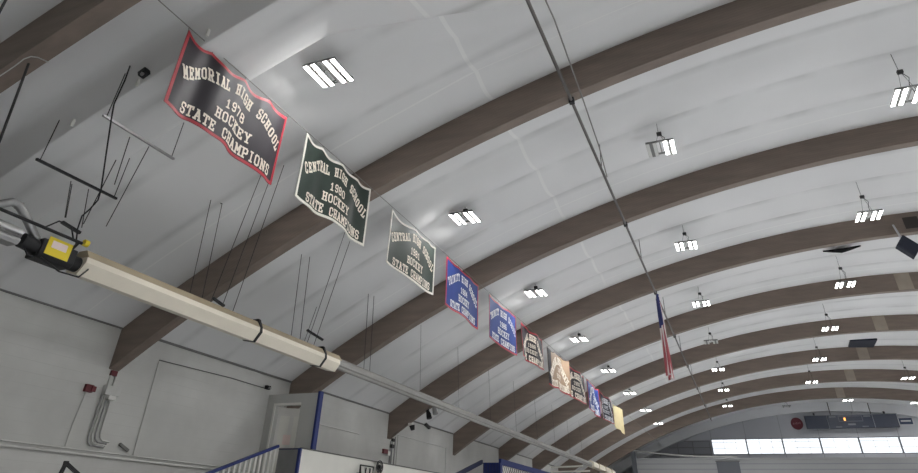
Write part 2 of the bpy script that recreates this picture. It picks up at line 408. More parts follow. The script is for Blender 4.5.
# ------------------------------------------------------------ banners
GL = {
 'A': [(.5, 0, 2, 6), (2, 6, 3.5, 0), (1.1, 2, 2.9, 2), (-.1, 0, 1.1, 0), (2.9, 0, 4.1, 0), (1.2, 6, 2, 6)],
 'C': [(3.6, 4.2, 3.6, 5.2), (3.6, 5.2, 2.9, 6), (2.9, 6, 1.1, 6), (1.1, 6, .4, 5.2), (.4, 5.2, .4, .8), (.4, .8, 1.1, 0), (1.1, 0, 2.9, 0), (2.9, 0, 3.6, .8), (3.6, .8, 3.6, 1.6)],
 'E': [(.7, 0, .7, 6), (0, 6, 3.6, 6), (0, 0, 3.6, 0), (.7, 3, 2.4, 3), (3.6, 6, 3.6, 4.7), (3.6, 0, 3.6, 1.3), (2.4, 2.4, 2.4, 3.6)],
 'G': [(3.6, 4.4, 3.6, 5.2), (3.6, 5.2, 2.9, 6), (2.9, 6, 1.1, 6), (1.1, 6, .4, 5.2), (.4, 5.2, .4, .8), (.4, .8, 1.1, 0), (1.1, 0, 2.9, 0), (2.9, 0, 3.6, .8), (3.6, .8, 3.6, 2.6), (2.2, 2.6, 4, 2.6)],
 'H': [(.7, 0, .7, 6), (3.3, 0, 3.3, 6), (.7, 3, 3.3, 3), (0, 6, 1.4, 6), (2.6, 6, 4, 6), (0, 0, 1.4, 0), (2.6, 0, 4, 0)],
 'I': [(2, 0, 2, 6), (1, 6, 3, 6), (1, 0, 3, 0)],
 'K': [(.7, 0, .7, 6), (.7, 2.4, 3.2, 6), (1.6, 3.4, 3.4, 0), (0, 6, 1.4, 6), (2.5, 6, 4, 6), (0, 0, 1.4, 0), (2.7, 0, 4.1, 0)],
 'L': [(.8, 0, .8, 6), (0, 6, 1.8, 6), (0, 0, 3.6, 0), (3.6, 0, 3.6, 1.6)],
 'M': [(.5, 0, .5, 6), (3.5, 0, 3.5, 6), (.5, 6, 2, 2.2), (2, 2.2, 3.5, 6), (-.2, 0, 1.1, 0), (2.9, 0, 4.2, 0), (-.2, 6, .7, 6), (3.3, 6, 4.2, 6)],
 'N': [(.6, 0, .6, 6), (3.4, 0, 3.4, 6), (.6, 6, 3.4, 0), (0, 0, 1.3, 0), (-.1, 6, .8, 6), (2.7, 6, 4.1, 6)],
 'O': [(.4, .9, .4, 5.1), (.4, 5.1, 1.2, 6), (1.2, 6, 2.8, 6), (2.8, 6, 3.6, 5.1), (3.6, 5.1, 3.6, .9), (3.6, .9, 2.8, 0), (2.8, 0, 1.2, 0), (1.2, 0, .4, .9)],
 'P': [(.7, 0, .7, 6), (0, 6, 2.9, 6), (2.9, 6, 3.6, 5.3), (3.6, 5.3, 3.6, 3.5), (3.6, 3.5, 2.9, 2.8), (2.9, 2.8, .7, 2.8), (0, 0, 1.6, 0)],
 'R': [(.7, 0, .7, 6), (0, 6, 2.9, 6), (2.9, 6, 3.6, 5.3), (3.6, 5.3, 3.6, 3.6), (3.6, 3.6, 2.9, 2.9), (2.9, 2.9, .7, 2.9), (2.2, 2.9, 3.4, 0), (0, 0, 1.4, 0), (2.9, 0, 4.1, 0)],
 'S': [(3.6, 4.6, 3.6, 5.3), (3.6, 5.3, 2.9, 6), (2.9, 6, 1.1, 6), (1.1, 6, .4, 5.3), (.4, 5.3, .4, 3.9), (.4, 3.9, 1.1, 3.2), (1.1, 3.2, 2.9, 2.8), (2.9, 2.8, 3.6, 2.1), (3.6, 2.1, 3.6, .7), (3.6, .7, 2.9, 0), (2.9, 0, 1.1, 0), (1.1, 0, .4, .7), (.4, .7, .4, 1.5)],
 'T': [(2, 0, 2, 6), (.1, 6, 3.9, 6), (.1, 6, .1, 4.6), (3.9, 6, 3.9, 4.6), (1.1, 0, 2.9, 0)],
 'Y': [(2, 0, 2, 2.8), (.5, 6, 2, 2.8), (3.5, 6, 2, 2.8), (-.2, 6, 1.1, 6), (2.9, 6, 4.2, 6), (1.1, 0, 2.9, 0)],
 '0': [(.5, .9, .5, 5.1), (.5, 5.1, 1.2, 6), (1.2, 6, 2.8, 6), (2.8, 6, 3.5, 5.1), (3.5, 5.1, 3.5, .9), (3.5, .9, 2.8, 0), (2.8, 0, 1.2, 0), (1.2, 0, .5, .9)],
 '1': [(2, 0, 2, 6), (1, 4.8, 2, 6), (.9, 0, 3.1, 0)],
 '4': [(2.8, 0, 2.8, 6), (2.8, 6, .3, 2.2), (.3, 2.2, 3.8, 2.2), (2, 0, 3.6, 0)],
 '5': [(3.4, 6, .7, 6), (.7, 6, .6, 3.3), (.6, 3.3, 2.7, 3.6), (2.7, 3.6, 3.5, 2.8), (3.5, 2.8, 3.5, .9), (3.5, .9, 2.7, 0), (2.7, 0, 1.2, 0), (1.2, 0, .4, .9)],
 '6': [(3.4, 5.2, 2.8, 6), (2.8, 6, 1.2, 6), (1.2, 6, .5, 5.1), (.5, 5.1, .5, .9), (.5, .9, 1.2, 0), (1.2, 0, 2.8, 0), (2.8, 0, 3.5, .9), (3.5, .9, 3.5, 2.5), (3.5, 2.5, 2.8, 3.3), (2.8, 3.3, .5, 3.1)],
 '7': [(.4, 6, 3.6, 6), (3.6, 6, 1.8, 0), (.4, 6, .4, 4.8)],
 '8': [(1.2, 3.1, 2.8, 3.1), (.6, 3.8, 1.2, 3.1), (.6, 3.8, .6, 5.3), (.6, 5.3, 1.2, 6), (1.2, 6, 2.8, 6), (2.8, 6, 3.4, 5.3), (3.4, 5.3, 3.4, 3.8), (3.4, 3.8, 2.8, 3.1), (1.2, 3.1, .4, 2.4), (.4, 2.4, .4, .8), (.4, .8, 1.2, 0), (1.2, 0, 2.8, 0), (2.8, 0, 3.6, .8), (3.6, .8, 3.6, 2.4), (3.6, 2.4, 2.8, 3.1)],
 '9': [(.6, .8, 1.2, 0), (1.2, 0, 2.8, 0), (2.8, 0, 3.5, .9), (3.5, .9, 3.5, 5.1), (3.5, 5.1, 2.8, 6), (2.8, 6, 1.2, 6), (1.2, 6, .5, 5.1), (.5, 5.1, .5, 3.6), (.5, 3.6, 1.2, 2.8), (1.2, 2.8, 3.5, 3)],
}
def text_quads(place, h, lw, aspect):
    """letter strokes as 2D quads in banner metres; place: (character, (centre x, centre y, angle))"""
    out = []
    for (ch, (cx_, cy_, an)) in place:
        ca, sa = math.cos(an), math.sin(an)
        sx = h * aspect; sy = h / 6
        for x1, y1, x2, y2 in GL[ch]:
            a = Vector(((x1 - 2) * sx, (y1 - 3) * sy)); b = Vector(((x2 - 2) * sx, (y2 - 3) * sy))
            d = (b - a); l = d.length
            if l < 1e-6: continue
            d /= l; nn = Vector((-d.y, d.x)) * lw * sy / 2
            a = a - d * lw * sy * .42; b = b + d * lw * sy * .42; l = (b - a).length
            ns = max(1, int(l / .05))
            for i in range(ns):
                p, q = a + (b - a) * i / ns, a + (b - a) * (i + 1) / ns
                out.append([(cx_ + w.x * ca - w.y * sa, cy_ + w.x * sa + w.y * ca) for w in (p - nn, q - nn, q + nn, p + nn)])
    return out
def words_of(items):
    w = []; cur = []
    for it in items:
        if it[0] == ' ':
            w.append(cur); cur = []
        else: cur.append(it)
    return w + [cur]
def straight(txt, s0, s1, y):
    n_ = len(txt); return words_of([(c, (s0 + (s1 - s0) * (i + .5) / n_, y, 0)) for i, c in enumerate(txt)])
def arched(txt, s0, s1, yend, ytop):
    n_ = len(txt); out = []
    for i, c in enumerate(txt):
        f = (i + .5) / n_; s = s0 + (s1 - s0) * f; k = 2 * f - 1
        y = ytop - (ytop - yend) * k * k
        out.append((c, (s, y, math.atan2(-2 * (ytop - yend) * k * 2, (s1 - s0)) * .8)))
    return words_of(out)
XB = -5.95
ZT, ZB = 5.56 + EYE, 4.36 + EYE
def banner(y0, y1, zt, zb, cloth, border, letter, top, year, label, ties, wave, xamp, sag=.06, bow=.0, fat=False, plain=False, bside='all', slant=0, tw=0):
    W, H = y1 - y0, zt - zb
    root = thing('championship_banner', (XB, (y0 + y1) / 2, zb), label, 'banner', 'hockey championship banners under the roof')
    ph = random.random() * 6
    def S(s, t, off=0):
        # s along the hall 0..1, t down 0..1
        e = 0
        for a, b in zip(ties[:-1], ties[1:]):
            if a <= s <= b:
                q = (s - a) / (b - a); e = sag * (b - a) * 4 * math.sin(math.pi * q) ** 1.2 * (1.25 if a == 0 else .8)
        dz = e * (1 - .75 * t) + .02 * math.sin(7 * s + ph) * t + bow * s * t
        x = XB + xamp * (math.sin(wave * s + ph) * (.55 + .6 * t) + .35 * math.sin(2.1 * wave * s + 2 * ph + 1.5 * t)) + slant * (s - .5) + tw * (s - .5) * (t - .3)
        return Vector((x, y0 + W * s, zt - H * t - dz * H))
    def P(s, t, off):
        du = S(min(1, s + .01), t) - S(max(0, s - .01), t); dv = S(s, min(1, t + .01)) - S(s, max(0, t - .01))
        nrm = dv.cross(du).normalized()
        if nrm.x < 0: nrm = -nrm
        return S(s, t) + nrm * off
    NU, NV = 64, 28
    m = MB().grid(lambda a, b: P(a, b, .002), NU, NV).grid(lambda a, b: P(a, b, -.002), NU, NV)
    m.build('cloth', cloth, root, smooth=80, fix=False)
    bw, bh = .042 / W * 1.15, .042 / H * 1.15
    m = MB()
    for off in (.006, -.006):
        strips = [(0, 1, 1 - bh, 1)]
        if bside != 'bottomonly': strips += [(0, bw, 0, 1), (0, 1, 0, bh), (1 - bw, 1, 0, 1)]
        for a, b, c, d in strips:
            m.grid(lambda q, r: P(a + (b - a) * q, c + (d - c) * r, off), NU if b - a > .5 else 2, NV if d - c > .5 else 2)
    if border: m.build('border', border, root, smooth=80, fix=False)
    if bside == 'bottomonly':
        m = MB()
        for off in (.006, -.006):
            for a, b, c_, d in ((0, .13, 0, 1 - bh), (.13, 1, 0, bh * .7)):
                m.grid(lambda q, r: P(a + (b - a) * q, c_ + (d - c_) * r, off), NU if b - a > .5 else 4, NV if d - c_ > .5 else 2)
        m.build('dark_edge', CLOTH['black'], root, smooth=80, fix=False)
    if not plain:
        lt_jobs = []
        def line(ws, h, lw, asp):
            for w_ in ws: lt_jobs.append((w_, h * H, lw, asp * (ws_scale)))
        ws_scale = W / 2.28
        if fat:      # far banners: a broad arched line of letters
            line(arched(top, .08 * W, .94 * W, -.74 * H, -.19 * H), .17, 1.35, .15)
            line(straight(year, .42 * W, .62 * W, -.45 * H), .11, 1.2, .15)
            line(straight('HOCKEY', .36 * W, .67 * W, -.64 * H), .11, 1.2, .14)
            line(straight('STATE CHAMPIONS', .10 * W, .94 * W, -.87 * H), .15, 1.3, .135)
        else:
            line(arched(top, .05 * W, .97 * W, -.50 * H, -.19 * H), .135, 1.1, .125 * 19 / len(top))
            line(straight(year, .41 * W, .62 * W, -.46 * H), .115, 1.1, .165)
            line(straight('HOCKEY', .35 * W, .70 * W, -.66 * H), .125, 1.1, .165)
            line(straight('STATE CHAMPIONS', .12 * W, .92 * W, -.87 * H), .125, 1.1, .15)
        for w_, hh, lw, asp in lt_jobs:
            m = MB()
            for q in text_quads(w_, hh, lw, asp): m.add([P(a / W, -b / H, .008) for a, b in q], [(0, 1, 2, 3)])
            m.build('lettering', letter, root, smooth=80, fix=False)
    for s in ties:
        p = S(s, 0)
        MB().tube([(XB, p.y, ZCAB - .015), p], .006, 6).build('tie_cord', M['rope'], root)
    return root
ZCAB = 5.605 + EYE
c = CLOTH
T5 = (0, .25, .5, .78, 1); T4 = (0, .35, .7, 1)
banner(4.22, 6.50, ZT, 4.37 + EYE, c['black'], c['red'], c['cream'], 'MEMORIAL HIGH SCHOOL', '1978', 'black banner with red border reading Memorial 1978, largest and nearest', (0, .22, .52, .78, 1), 15, .034, .075, .05)
banner(7.00, 9.24, ZT, 4.36 + EYE, c['green'], c['white'], c['cream'], 'CENTRAL HIGH SCHOOL', '1980', 'dark green banner with white border reading Central 1980', (0, .24, .52, .8, 1), 12, .036, .045)
banner(10.19, 12.46, ZT, 4.36 + EYE, c['green'], c['white'], c['cream'], 'CENTRAL HIGH SCHOOL', '1981', 'dark green banner with white border reading Central 1981, hanging before the blue ones', (0, .5, .82, 1), 8, .03, .03)
banner(13.06, 15.37, ZT, 4.36 + EYE, c['blue'], c['red'], c['pale'], 'TRINITY HIGH SCHOOL', '1984', 'royal blue banner with red border, nearer of the two blue ones before the black', T4, 5, .035, .02)
banner(16.17, 18.60, ZT, 4.34 + EYE, c['blue'], c['red'], c['pale'], 'TRINITY HIGH SCHOOL', '1986', 'royal blue banner with thin red border, between another blue banner and a black one', T4, 5, .035, .02)
banner(19.16, 21.60, ZT, 4.50 + EYE, c['black'], c['red'], c['cream'], 'MEMORIAL HIGH SCHOOL', '1988', 'black banner with red edge and broad pale arched lettering, after the blue pair', T4, 7, .08, .02, fat=True)
banner(22.64, 25.05, ZT, 4.26 + EYE, c['tan'], c['red'], c['cream'], 'MEMORIAL HIGH SCHOOL', '1989', 'tan looking banner with red bottom edge and a dark twisted near corner', T4, 6, .08, .03, fat=True, slant=.25, bside='bottomonly')
banner(25.30, 28.20, ZT, 4.38 + EYE, c['black'], c['red'], c['cream'], 'MEMORIAL HIGH SCHOOL', '1990', 'black banner with red border, right behind the tan looking one', T4, 6, .09, .03, fat=True)
banner(28.76, 31.45, ZT, 4.33 + EYE, c['blue'], c['red'], c['pale'], 'TRINITY HIGH SCHOOL', '1991', 'far blue banner hanging between two black ones', T4, 6, .08, .02, fat=True)
banner(31.75, 34.60, ZT, 4.42 + EYE, c['navy'], c['red'], c['pale'], 'TRINITY HIGH SCHOOL', '1995', 'black banner with big white arch lettering, last before the gold one', T4, 6, .08, .02, fat=True)
banner(35.66, 37.6, ZT, 4.45 + EYE, c['gold'], None, c['cream'], '', '', 'plain gold banner, farthest in the row', T4, 5, .05, .02, bow=.12, plain=True, slant=.25)
m = MB().tube([(XB, -4, ZCAB), (XB, by(8) + 2, ZCAB)], .007, 6)
tag(m.build('hanging_cable', M['rope']), 'thin grey cable that the row of banners hangs from', 'cable', None, 'thing')

# ------------------------------------------------------------ long pipe, ropes and flag
XP, ZP = -1.80, 6.90 + EYE
r = thing('ceiling_pipe', (XP, 6, ZP), 'long dark pipe running under the roof beams above the banners', 'pipe')
MB().tube([(XP, -6, ZP), (XP, by(8) + 1, ZP)], .032, 10).build('pipe_run', M['pipe'], r, smooth=40)
for k in range(0, 9):
    MB().box((XP - .05, by(k) - .05, ZP - .05), (XP + .05, by(k) + .05, zroof(XP - .05, -BD) - .004)).build('beam_clamp', M['dark'], r)
for k in range(1, 8):
    MB().tube([(XP, by(k) + 2.9, ZP), (XP, by(k) + 3.0, zroof(XP, -.05))], .01, 6).build('hanger_rod', M['rod'], r)
a = aty(539, 0, 6.9); b = aty(576, 98, by(1) + .05); d = aty(606, 169, 12.55)
tag(MB().tube([(-1.55, 5.4, zroof(-1.55, -.95)), (-1.56, 7.4, ZP + .18), (-1.58, by(1), ZP - .01), (-1.62, 11.2, ZP - .12), (-1.74, 12.7, ZP - .05)], .014, 6).build('slack_rope', M['rope']), 'thin slack rope beside the long dark pipe at the top', 'rope', None, 'thing')
# flag hung along the hall from the pipe
fy0, fy1, fz1, fz0 = 21.66, 22.35, ZP - .06, 4.25 + EYE
def FS(s, t, off=0):
    x = XP + .07 * math.sin(9 * s + 1.2 * t) * (.3 + .7 * t) + .05 * math.sin(21 * s + 3 * t) + off + .03
    return Vector((x, fy0 + (fy1 - fy0) * (s * (.72 + .28 * t) + .10 * t), fz1 - (fz1 - fz0) * t - .18 * s * (1 - t) - .1 * s * t))
r = thing('hanging_flag', (XP, fy0, fz0), 'furled red white and blue flag hanging down from the long ceiling pipe', 'flag')
mr_, mw_, mbl = MB(), MB(), MB()
for i in range(13):
    a_, b_ = i / 13, (i + 1) / 13
    t0 = 0 if i >= 7 else .40
    tgt = mr_ if i % 2 == 0 else mw_
    for off in (.003, -.003): tgt.grid(lambda q, w: FS(a_ + (b_ - a_) * q, t0 + (1 - t0) * w, off), 2, 20)
for off in (.003, -.003): mbl.grid(lambda q, w: FS(q * 7 / 13, .40 * w, off), 12, 10)
mst = MB()
for i in range(9):
    for j in range(6 if i % 2 == 0 else 5):
        cs, ct = (j + (.5 if i % 2 == 0 else 1)) / 6 * 7 / 13, (i + .6) / 9.2 * .40
        star = [FS(cs + .018 * (1 if q % 2 == 0 else .42) * math.sin(math.pi * q / 5), ct - .011 * (1 if q % 2 == 0 else .42) * math.cos(math.pi * q / 5), .007) for q in range(10)]
        mst.add(star, [tuple(range(10))])
mr_.build('red_stripe', c['flagred'], r, smooth=80, fix=False); mw_.build('white_stripe', c['flagwhite'], r, smooth=80, fix=False)
ub = mbl.build('union', c['flagblue'], r, smooth=80, fix=False); st_ = mst.build('star', c['flagwhite'], ub, fix=False); st_['kind'] = 'stuff'
for s in (0, .5, 1): MB().tube([FS(s, 0), (XP + .0, FS(s, 0).y, ZP - .046)], .008, 6).build('tie_cord', M['rope'], r)

# ------------------------------------------------------------ radiant heater on the left
XH, ZH = -8.5, 3.06 + EYE
def hood_prof(w, h): return [(XH - w, ZH - h * .45), (XH - w * .55, ZH + h * .55), (XH + w * .55, ZH + h * .55), (XH + w, ZH - h * .45), (XH + w * .25, ZH - h * .62), (XH - w * .25, ZH - h * .62)]
r = thing('radiant_heater', (XH, 4.6, ZH - .2), 'long cream hooded tube heater hanging along the left wall, with yellow label', 'heater')
bx = MB().extrude([(XH - .13, ZH - .19), (XH + .10, ZH - .19), (XH + .15, ZH - .13), (XH + .15, ZH + .08), (XH - .13, ZH + .08)], 1, 4.96, 5.50).build('burner_box', M['dark'], r, bevel=.02)
lbl = MB().box((XH + .152, 5.02, ZH - .125), (XH + .16, 5.38, ZH + .12)).build('warning_label', M['yellow'], bx)
MB().box((XH + .161, 5.08, ZH - .02), (XH + .165, 5.31, ZH + .08)).build('label_text_panel', M['pinkwhite'], bx)
MB().tube([(XH + .03, 4.74, ZH - .03), (XH + .03, 4.96, ZH - .05)], .10, 16).build('fan_housing', M['dark'], r, smooth=40)
MB().tube([(XH + .06, 4.80, ZH - .12), (XH + .1, 4.86, ZH - .21), (XH + .1, 4.96, ZH - .2), (XH + .08, 5.0, ZH - .14)], .012, 6).build('wire_loop', M['dark'], r)
MB().tube([(XH, 5.5, ZH - .06), (XH, 5.66, ZH - .06)], .11, 14).build('burner_neck', M['dark'], r, smooth=40)
MB().tube([(XH + .1, 5.55, ZH + .24), (XH + .1, 5.62, ZH + .24)], .05, 10).build('gas_valve', M['yellow'], r)
MB().tube([(XH + .17, 5.0, ZH - .2), (XH + .2, 5.3, ZH - .3), (XH + .2, 5.6, ZH - .28), (XH + .17, 5.72, ZH - .12)], .012, 6).build('wire_loop', M['dark'], r)
MB().tube([(XH + .12, 4.9, ZH + .2), (XH + .15, 5.05, ZH + .36), (XH + .15, 5.25, ZH + .36), (XH + .15, 5.35, ZH + .2)], .012, 6).build('wire_loop', M['dark'], r)
w, h = .185, .34
MB().extrude([(XH - w, ZH - .5 * h), (XH + w * .35, ZH - .62 * h), (XH + w, ZH - .12 * h), (XH + w * .95, ZH + .12 * h), (XH - w * .8, ZH + .12 * h)], 1, 5.64, 12.55).build('reflector_hood', M['cream'], r)
MB().extrude([(XH + w * .95, ZH + .125 * h), (XH + w * .45, ZH + .48 * h), (XH - w * .45, ZH + .48 * h), (XH - w * .8, ZH + .125 * h)], 1, 5.66, 12.62).build('hood_cover', M['creamtop'], r)  # weaker light on the hood's upper faces is put into this tan colour
for y in (9.6, 11.9):
    MB().extrude([(XH - w - .012, ZH - .53 * h), (XH + w * .35, ZH - .66 * h), (XH + w + .012, ZH - .12 * h), (XH + w * .95, ZH + .2 * h), (XH + w * .5, ZH + .64 * h), (XH - w * .5, ZH + .64 * h)], 1, y, y + .07).build('strap', M['dark'], r)
w2, h2 = .105, .19
MB().extrude([(XH - w2, ZH + .02 - .5 * h2), (XH + w2 * .3, ZH + .02 - .6 * h2), (XH + w2, ZH + .02 - .3 * h2), (XH + w2, ZH + .02 + .2 * h2), (XH + w2 * .4, ZH + .02 + .55 * h2), (XH - w2 * .4, ZH + .02 + .55 * h2), (XH - w2, ZH + .02 + .2 * h2)], 1, 12.56, 40.5).build('tube_reflector', M['dullsteel'], r)
MB().tube([(XH + .02, 12.5, ZH - .08), (XH + .02, 40.5, ZH - .08)], .05, 10).build('heater_tube', M['dullsteel'], r, smooth=40)
MB().extrude([(XH - .2, ZH - .1), (XH + .2, ZH - .1), (XH + .2, ZH + .12), (XH, ZH + .24), (XH - .2, ZH + .12)], 1, 40.5, 47.3).build('reflector_hood', M['cream'], r)
for y in (42, 44, 46): MB().box((XH - .22, y, ZH - .13), (XH + .22, y + .1, ZH + .2)).build('strap', M['creamtop'], r)
chains = []
def rod(a, b, parent, name='hanging_chain', rr=.007, m='rod'): MB().tube([a, b], rr, 6).build(name, M[m], parent)
topz = ZH + .2
for y in (7.8, 8.1, 10.8, 11.12, 13.9, 14.2, 17.2, 20.2, 23.3, 26.4, 29.5, 32.6, 35.6, 38.6):
    rod((-8.6, y, zroof(-8.6, -.04)), (XH - .02, y + .05, topz - .06), r, rr=.007 if y < 15 else .0045)
for (u, v), y in (((267, 160), 8.3), ((276, 163), 8.6), ((284, 165), 8.9), ((345, 232), 11.35), ((351, 238), 11.6)):
    t = roofpt(u, v, -.04); rod(t, (XH + .05, y, topz - .03), r)
t = roofpt(317, 306, -.04); rod(t, (XH, 11.3, topz - .03), r)
MB().tube([(-8.6, 7.8, zroof(-8.6, -.05)), (-8.6, 8.1, zroof(-8.6, -.05))], .012, 6).build('chain_bar', M['rod'], r)
for (u0_, v0_, u1_, v1_, ya, yb_) in ((62, 222, 80, 233, 5.30, 5.62), (213, 298, 224, 306, 8.5, 8.8), (307, 330, 323, 340, 11.5, 11.9)):
    a, b = aty(u0_, v0_, ya), aty(u1_, v1_, yb_)
    MB().bar(a, b, .05, .04).build('spreader_bar', M['dark'], r)

# second heater run, its bright reflector end by the camera
r2 = thing('radiant_heater', (XH, 3, ZH - .2), 'bright silver heater tube end at the left edge, behind the elbow pipe', 'heater')
MB().tube([(XH + .05, .5, ZH + .055), (XH + .05, 4.70, ZH + .055)], .055, 14).build('heater_tube', M['silver'], r2, smooth=40)
MB().extrude([(XH - .10, ZH - .13), (XH + .10, ZH - .13), (XH + .13, ZH - .09), (XH + .13, ZH - .06), (XH + .10, ZH - .04), (XH + .13, ZH - .02), (XH + .11, ZH - .004), (XH - .10, ZH - .004)], 1, .5, 4.68).build('tube_reflector', M['metal'], r2)
rod((XH, 1.6, zroof(XH)), (XH, 1.6, ZH), r2)
# exhaust elbow, gas pipe, hose
XE = -8.32
pa = [aty(-60, 208, 4.0), aty(0, 204.3, 4.3), aty(12, 202, 4.42), aty(18.5, 205, 4.5), aty(22, 210, 4.56), aty(27.5, 220, 4.68), aty(39, 245, 5.02)]
MB().tube(pa, .058, 14).build('exhaust_pipe', M['metal'], r, smooth=40)
MB().tube([pa[3], pa[3] + (pa[4] - pa[3]) * .3], .066, 14).build('pipe_collar', M['metal'], r, smooth=40)
MB().tube([(XH + .22, .5, ZH + .155), (XH + .22, 5.45, ZH + .17)], .022, 10).build('gas_pipe', M['dark'], r, smooth=40)
MB().bar((XH + .22, 5.4, ZH + .165), (XH + .1, 5.4, ZH + .05), .03).build('pipe_elbow', M['dark'], r)
ps = [liner(130, 66, .02), aty(125, 80, 4.34), aty(114, 104, 4.36), aty(111.5, 118, 4.38), aty(106, 155, 4.8), aty(101, 190, 5.1), aty(98, 200, 5.2), aty(90, 209, 5.3), aty(82, 216, 5.38), aty(77.5, 229, 5.5), aty(76, 244, 5.55)]
tag(MB().tube(ps, .011, 8).build('hanging_gas_hose', M['dark'], smooth=40), 'black hose dangling past the hanging bars to the burner box', 'hose', None, 'thing')
# suspended strut bars with rods
def strut(x, xb, ya, yb_, za, zb_, mtl, label):
    t = thing('hanging_bar', (x, ya, za), label, 'bar', 'hanging strut bars by the heater')
    MB().bar((x, ya - .05, za), (xb, yb_ + .05, zb_), .035, .035).build('strut', M[mtl], t)
    for (xx, yy, zz) in ((x, ya, za), (xb, yb_, zb_)):
        MB().tube([(xx, yy, zz), (xx + .02, yy, zroof(xx, -.12))], .008, 6).build('threaded_rod', M['rod'], t)
    return t
t1 = strut(-8.32, -8.70, 4.44, 5.95, 4.07 + EYE, 4.28 + EYE, 'dark', 'dark hanging bar nearer the burner box, lower of the two')
t2 = strut(-7.24, -7.68, 4.42, 5.95, 4.54 + EYE, 4.83 + EYE, 'metal', 'shiny hanging bar beside the black 1978 banner')
for (p, q) in (((71, 181, 4.95), (63, 222, 5.2)), ((72, 184, 5.0), (64, 222, 5.25)), ((88.6, 189, 5.35), (80, 232, 5.6))):
    rod(aty(*p), aty(*q) + Vector((0, 0, .07)), t1, 'drop_chain')
for (p, q) in (((149, 146.5, 5.4), (104, 232, 6.1)), ((129.8, 137, 4.98), (112, 191, 5.1)), ((116, 160, 4.9), (81, 230, 5.55))):
    rod(aty(*p), aty(*q) + Vector((0, 0, .10)), t2, 'drop_chain')
# rods and wire by the nearest beam
def simple(mb_, name, m, label, cat, **k): return tag(mb_.build(name, M[m], **k), label, cat, None, 'thing')
q = aty(33, 68, 3.5); q.z = max(q.z, zroof(q.x, -BD - .03))
simple(MB().tube([(q.x, 3.43, zroof(q.x - .02, -BD) - .02), aty(0, 140, 3.45), aty(-40, 226, 3.45)], .016, 8), 'hanging_rod', 'rod', 'black rod hanging from the nearest beam at the left edge', 'rod')
simple(MB().tube([aty(9, -6, 2.2), aty(-6, 22, 2.2)], .014, 8), 'guy_rod', 'rod', 'short black rod in the very top left corner', 'rod')
yf = by(0) - BT / 2 - .015
simple(MB().tube([aty(-20, 87, yf), aty(0, 76, yf), aty(15, 66, yf), aty(24, 59, yf), aty(31, 56.5, yf), aty(38, 57.5, yf), aty(48, 62, yf)], .008, 6), 'loose_wire', 'conduit', 'pale wire looping along the side of the nearest beam', 'wire', smooth=40)
p = liner(144, 73, .09)
t = thing('ceiling_sensor', p, 'small black box on the ceiling lining left of the 1978 banner', 'sensor')
MB().obox(p, (.06, 0, .033), (0, .05, 0), (-.02, 0, .04)).build('sensor_body', M['dark'], t, bevel=.01)
MB().tube([p + Vector((.02, -.03, -.03)), p + Vector((.03, -.045, -.07))], .022, 10).build('lens', M['metal'], t)
for (u, v, lab) in ((73, 122, 'small white clip on the ceiling fold above the lower hanging bar'), (138, 82, 'small white clip on the ceiling fold beside the black ceiling box'), (208, 32, 'small white clip on the ceiling fold above the 1978 banner')):
    p = liner(u, v, .03)
    simple(MB().box((p.x - .015, p.y - .02, p.z - .07), (p.x + .015, p.y + .02, p.z + .05)), 'liner_clip', 'whitepaint', lab, 'clip')

# ------------------------------------------------------------ left wall fittings
def wy(u, v, off=.0): return atx(u, v, XW + off)
zc1 = .90 + EYE
simple(MB().tube([(XW + .03, FY + .1, zc1), (XW + .03, 14.5, zc1)], .022, 10), 'electrical_conduit', 'conduit', 'long pale conduit running along the left wall, lower of the pair', 'conduit', smooth=40)
simple(MB().tube([(XW + .025, FY + .1, zc1 + .075), (XW + .025, 14.5, zc1 + .075)], .014, 10), 'electrical_conduit', 'conduit', 'thinner pale conduit along the left wall, upper of the pair', 'conduit', smooth=40)
t = thing('junction_box', (XW, 9.58, 2.0 + EYE), 'grey junction box with pipes on the wall below the second beam', 'junction box')
MB().box((XW + .003, 9.40, 1.98 + EYE), (XW + .13, 9.76, 2.16 + EYE)).build('box_body', M['conduit'], t, bevel=.01)
MB().box((XW + .003, 9.50, 1.90 + EYE), (XW + .15, 9.68, 1.98 + EYE)).build('box_collar', M['whitepaint'], t, bevel=.01)
MB().box((XW + .003, 9.46, 2.36 + EYE), (XW + .06, 9.60, 2.46 + EYE)).build('steel_shoe', M['red'], t)
for y in (9.48, 9.6): MB().tube([(XW + .03, y, 2.16 + EYE), (XW + .03, y, 2.38 + EYE)], .02, 8).build('pipe', M['conduit'], t, smooth=40)
for i, y in enumerate((9.42, 9.49, 9.56, 9.66)):
    zb_ = 1.07 + EYE + .035 * i
    MB().tube([(XW + .03, y, 1.98 + EYE), (XW + .03, y, zb_ + .14), (XW + .03, y + .03, zb_ + .05), (XW + .03, y + .1, zb_), (XW + .03, y + .42 - .05 * i, zb_ - .01)], .017, 8).build('pipe', M['conduit' if i % 2 else 'metal'], t, smooth=40)
MB().bar((XW + .03, 10.2, 1.16 + EYE), (XW + .03, 10.45, 1.06 + EYE), .05, .05).build('pipe_stub', M['seam'], t)
t = thing('fire_alarm', (XW, 9.08, 2.0 + EYE), 'small red alarm box on the wall left of the junction box', 'alarm')
MB().box((XW + .003, 8.98, 1.97 + EYE), (XW + .07, 9.16, 2.11 + EYE)).build('alarm_body', M['red'], t, bevel=.008)
MB().box((XW + .07, 9.10, 1.985 + EYE), (XW + .1, 9.20, 2.09 + EYE)).build('strobe', M['red'], t, bevel=.01)
MB().tube([(XW + .02, 9.05, 1.97 + EYE), (XW + .02, 9.0, 1.4 + EYE), (XW + .02, 9.0, zc1 + .11)], .01, 6).build('alarm_cable', M['conduit'], t)
simple(MB().tube([(XW + .02, 10.62, 1.0 + EYE), (XW + .02, 10.60, 2.88 + EYE)], .012, 6), 'wall_cable', 'conduit', 'pale upright cable on the wall right of the junction box', 'cable')
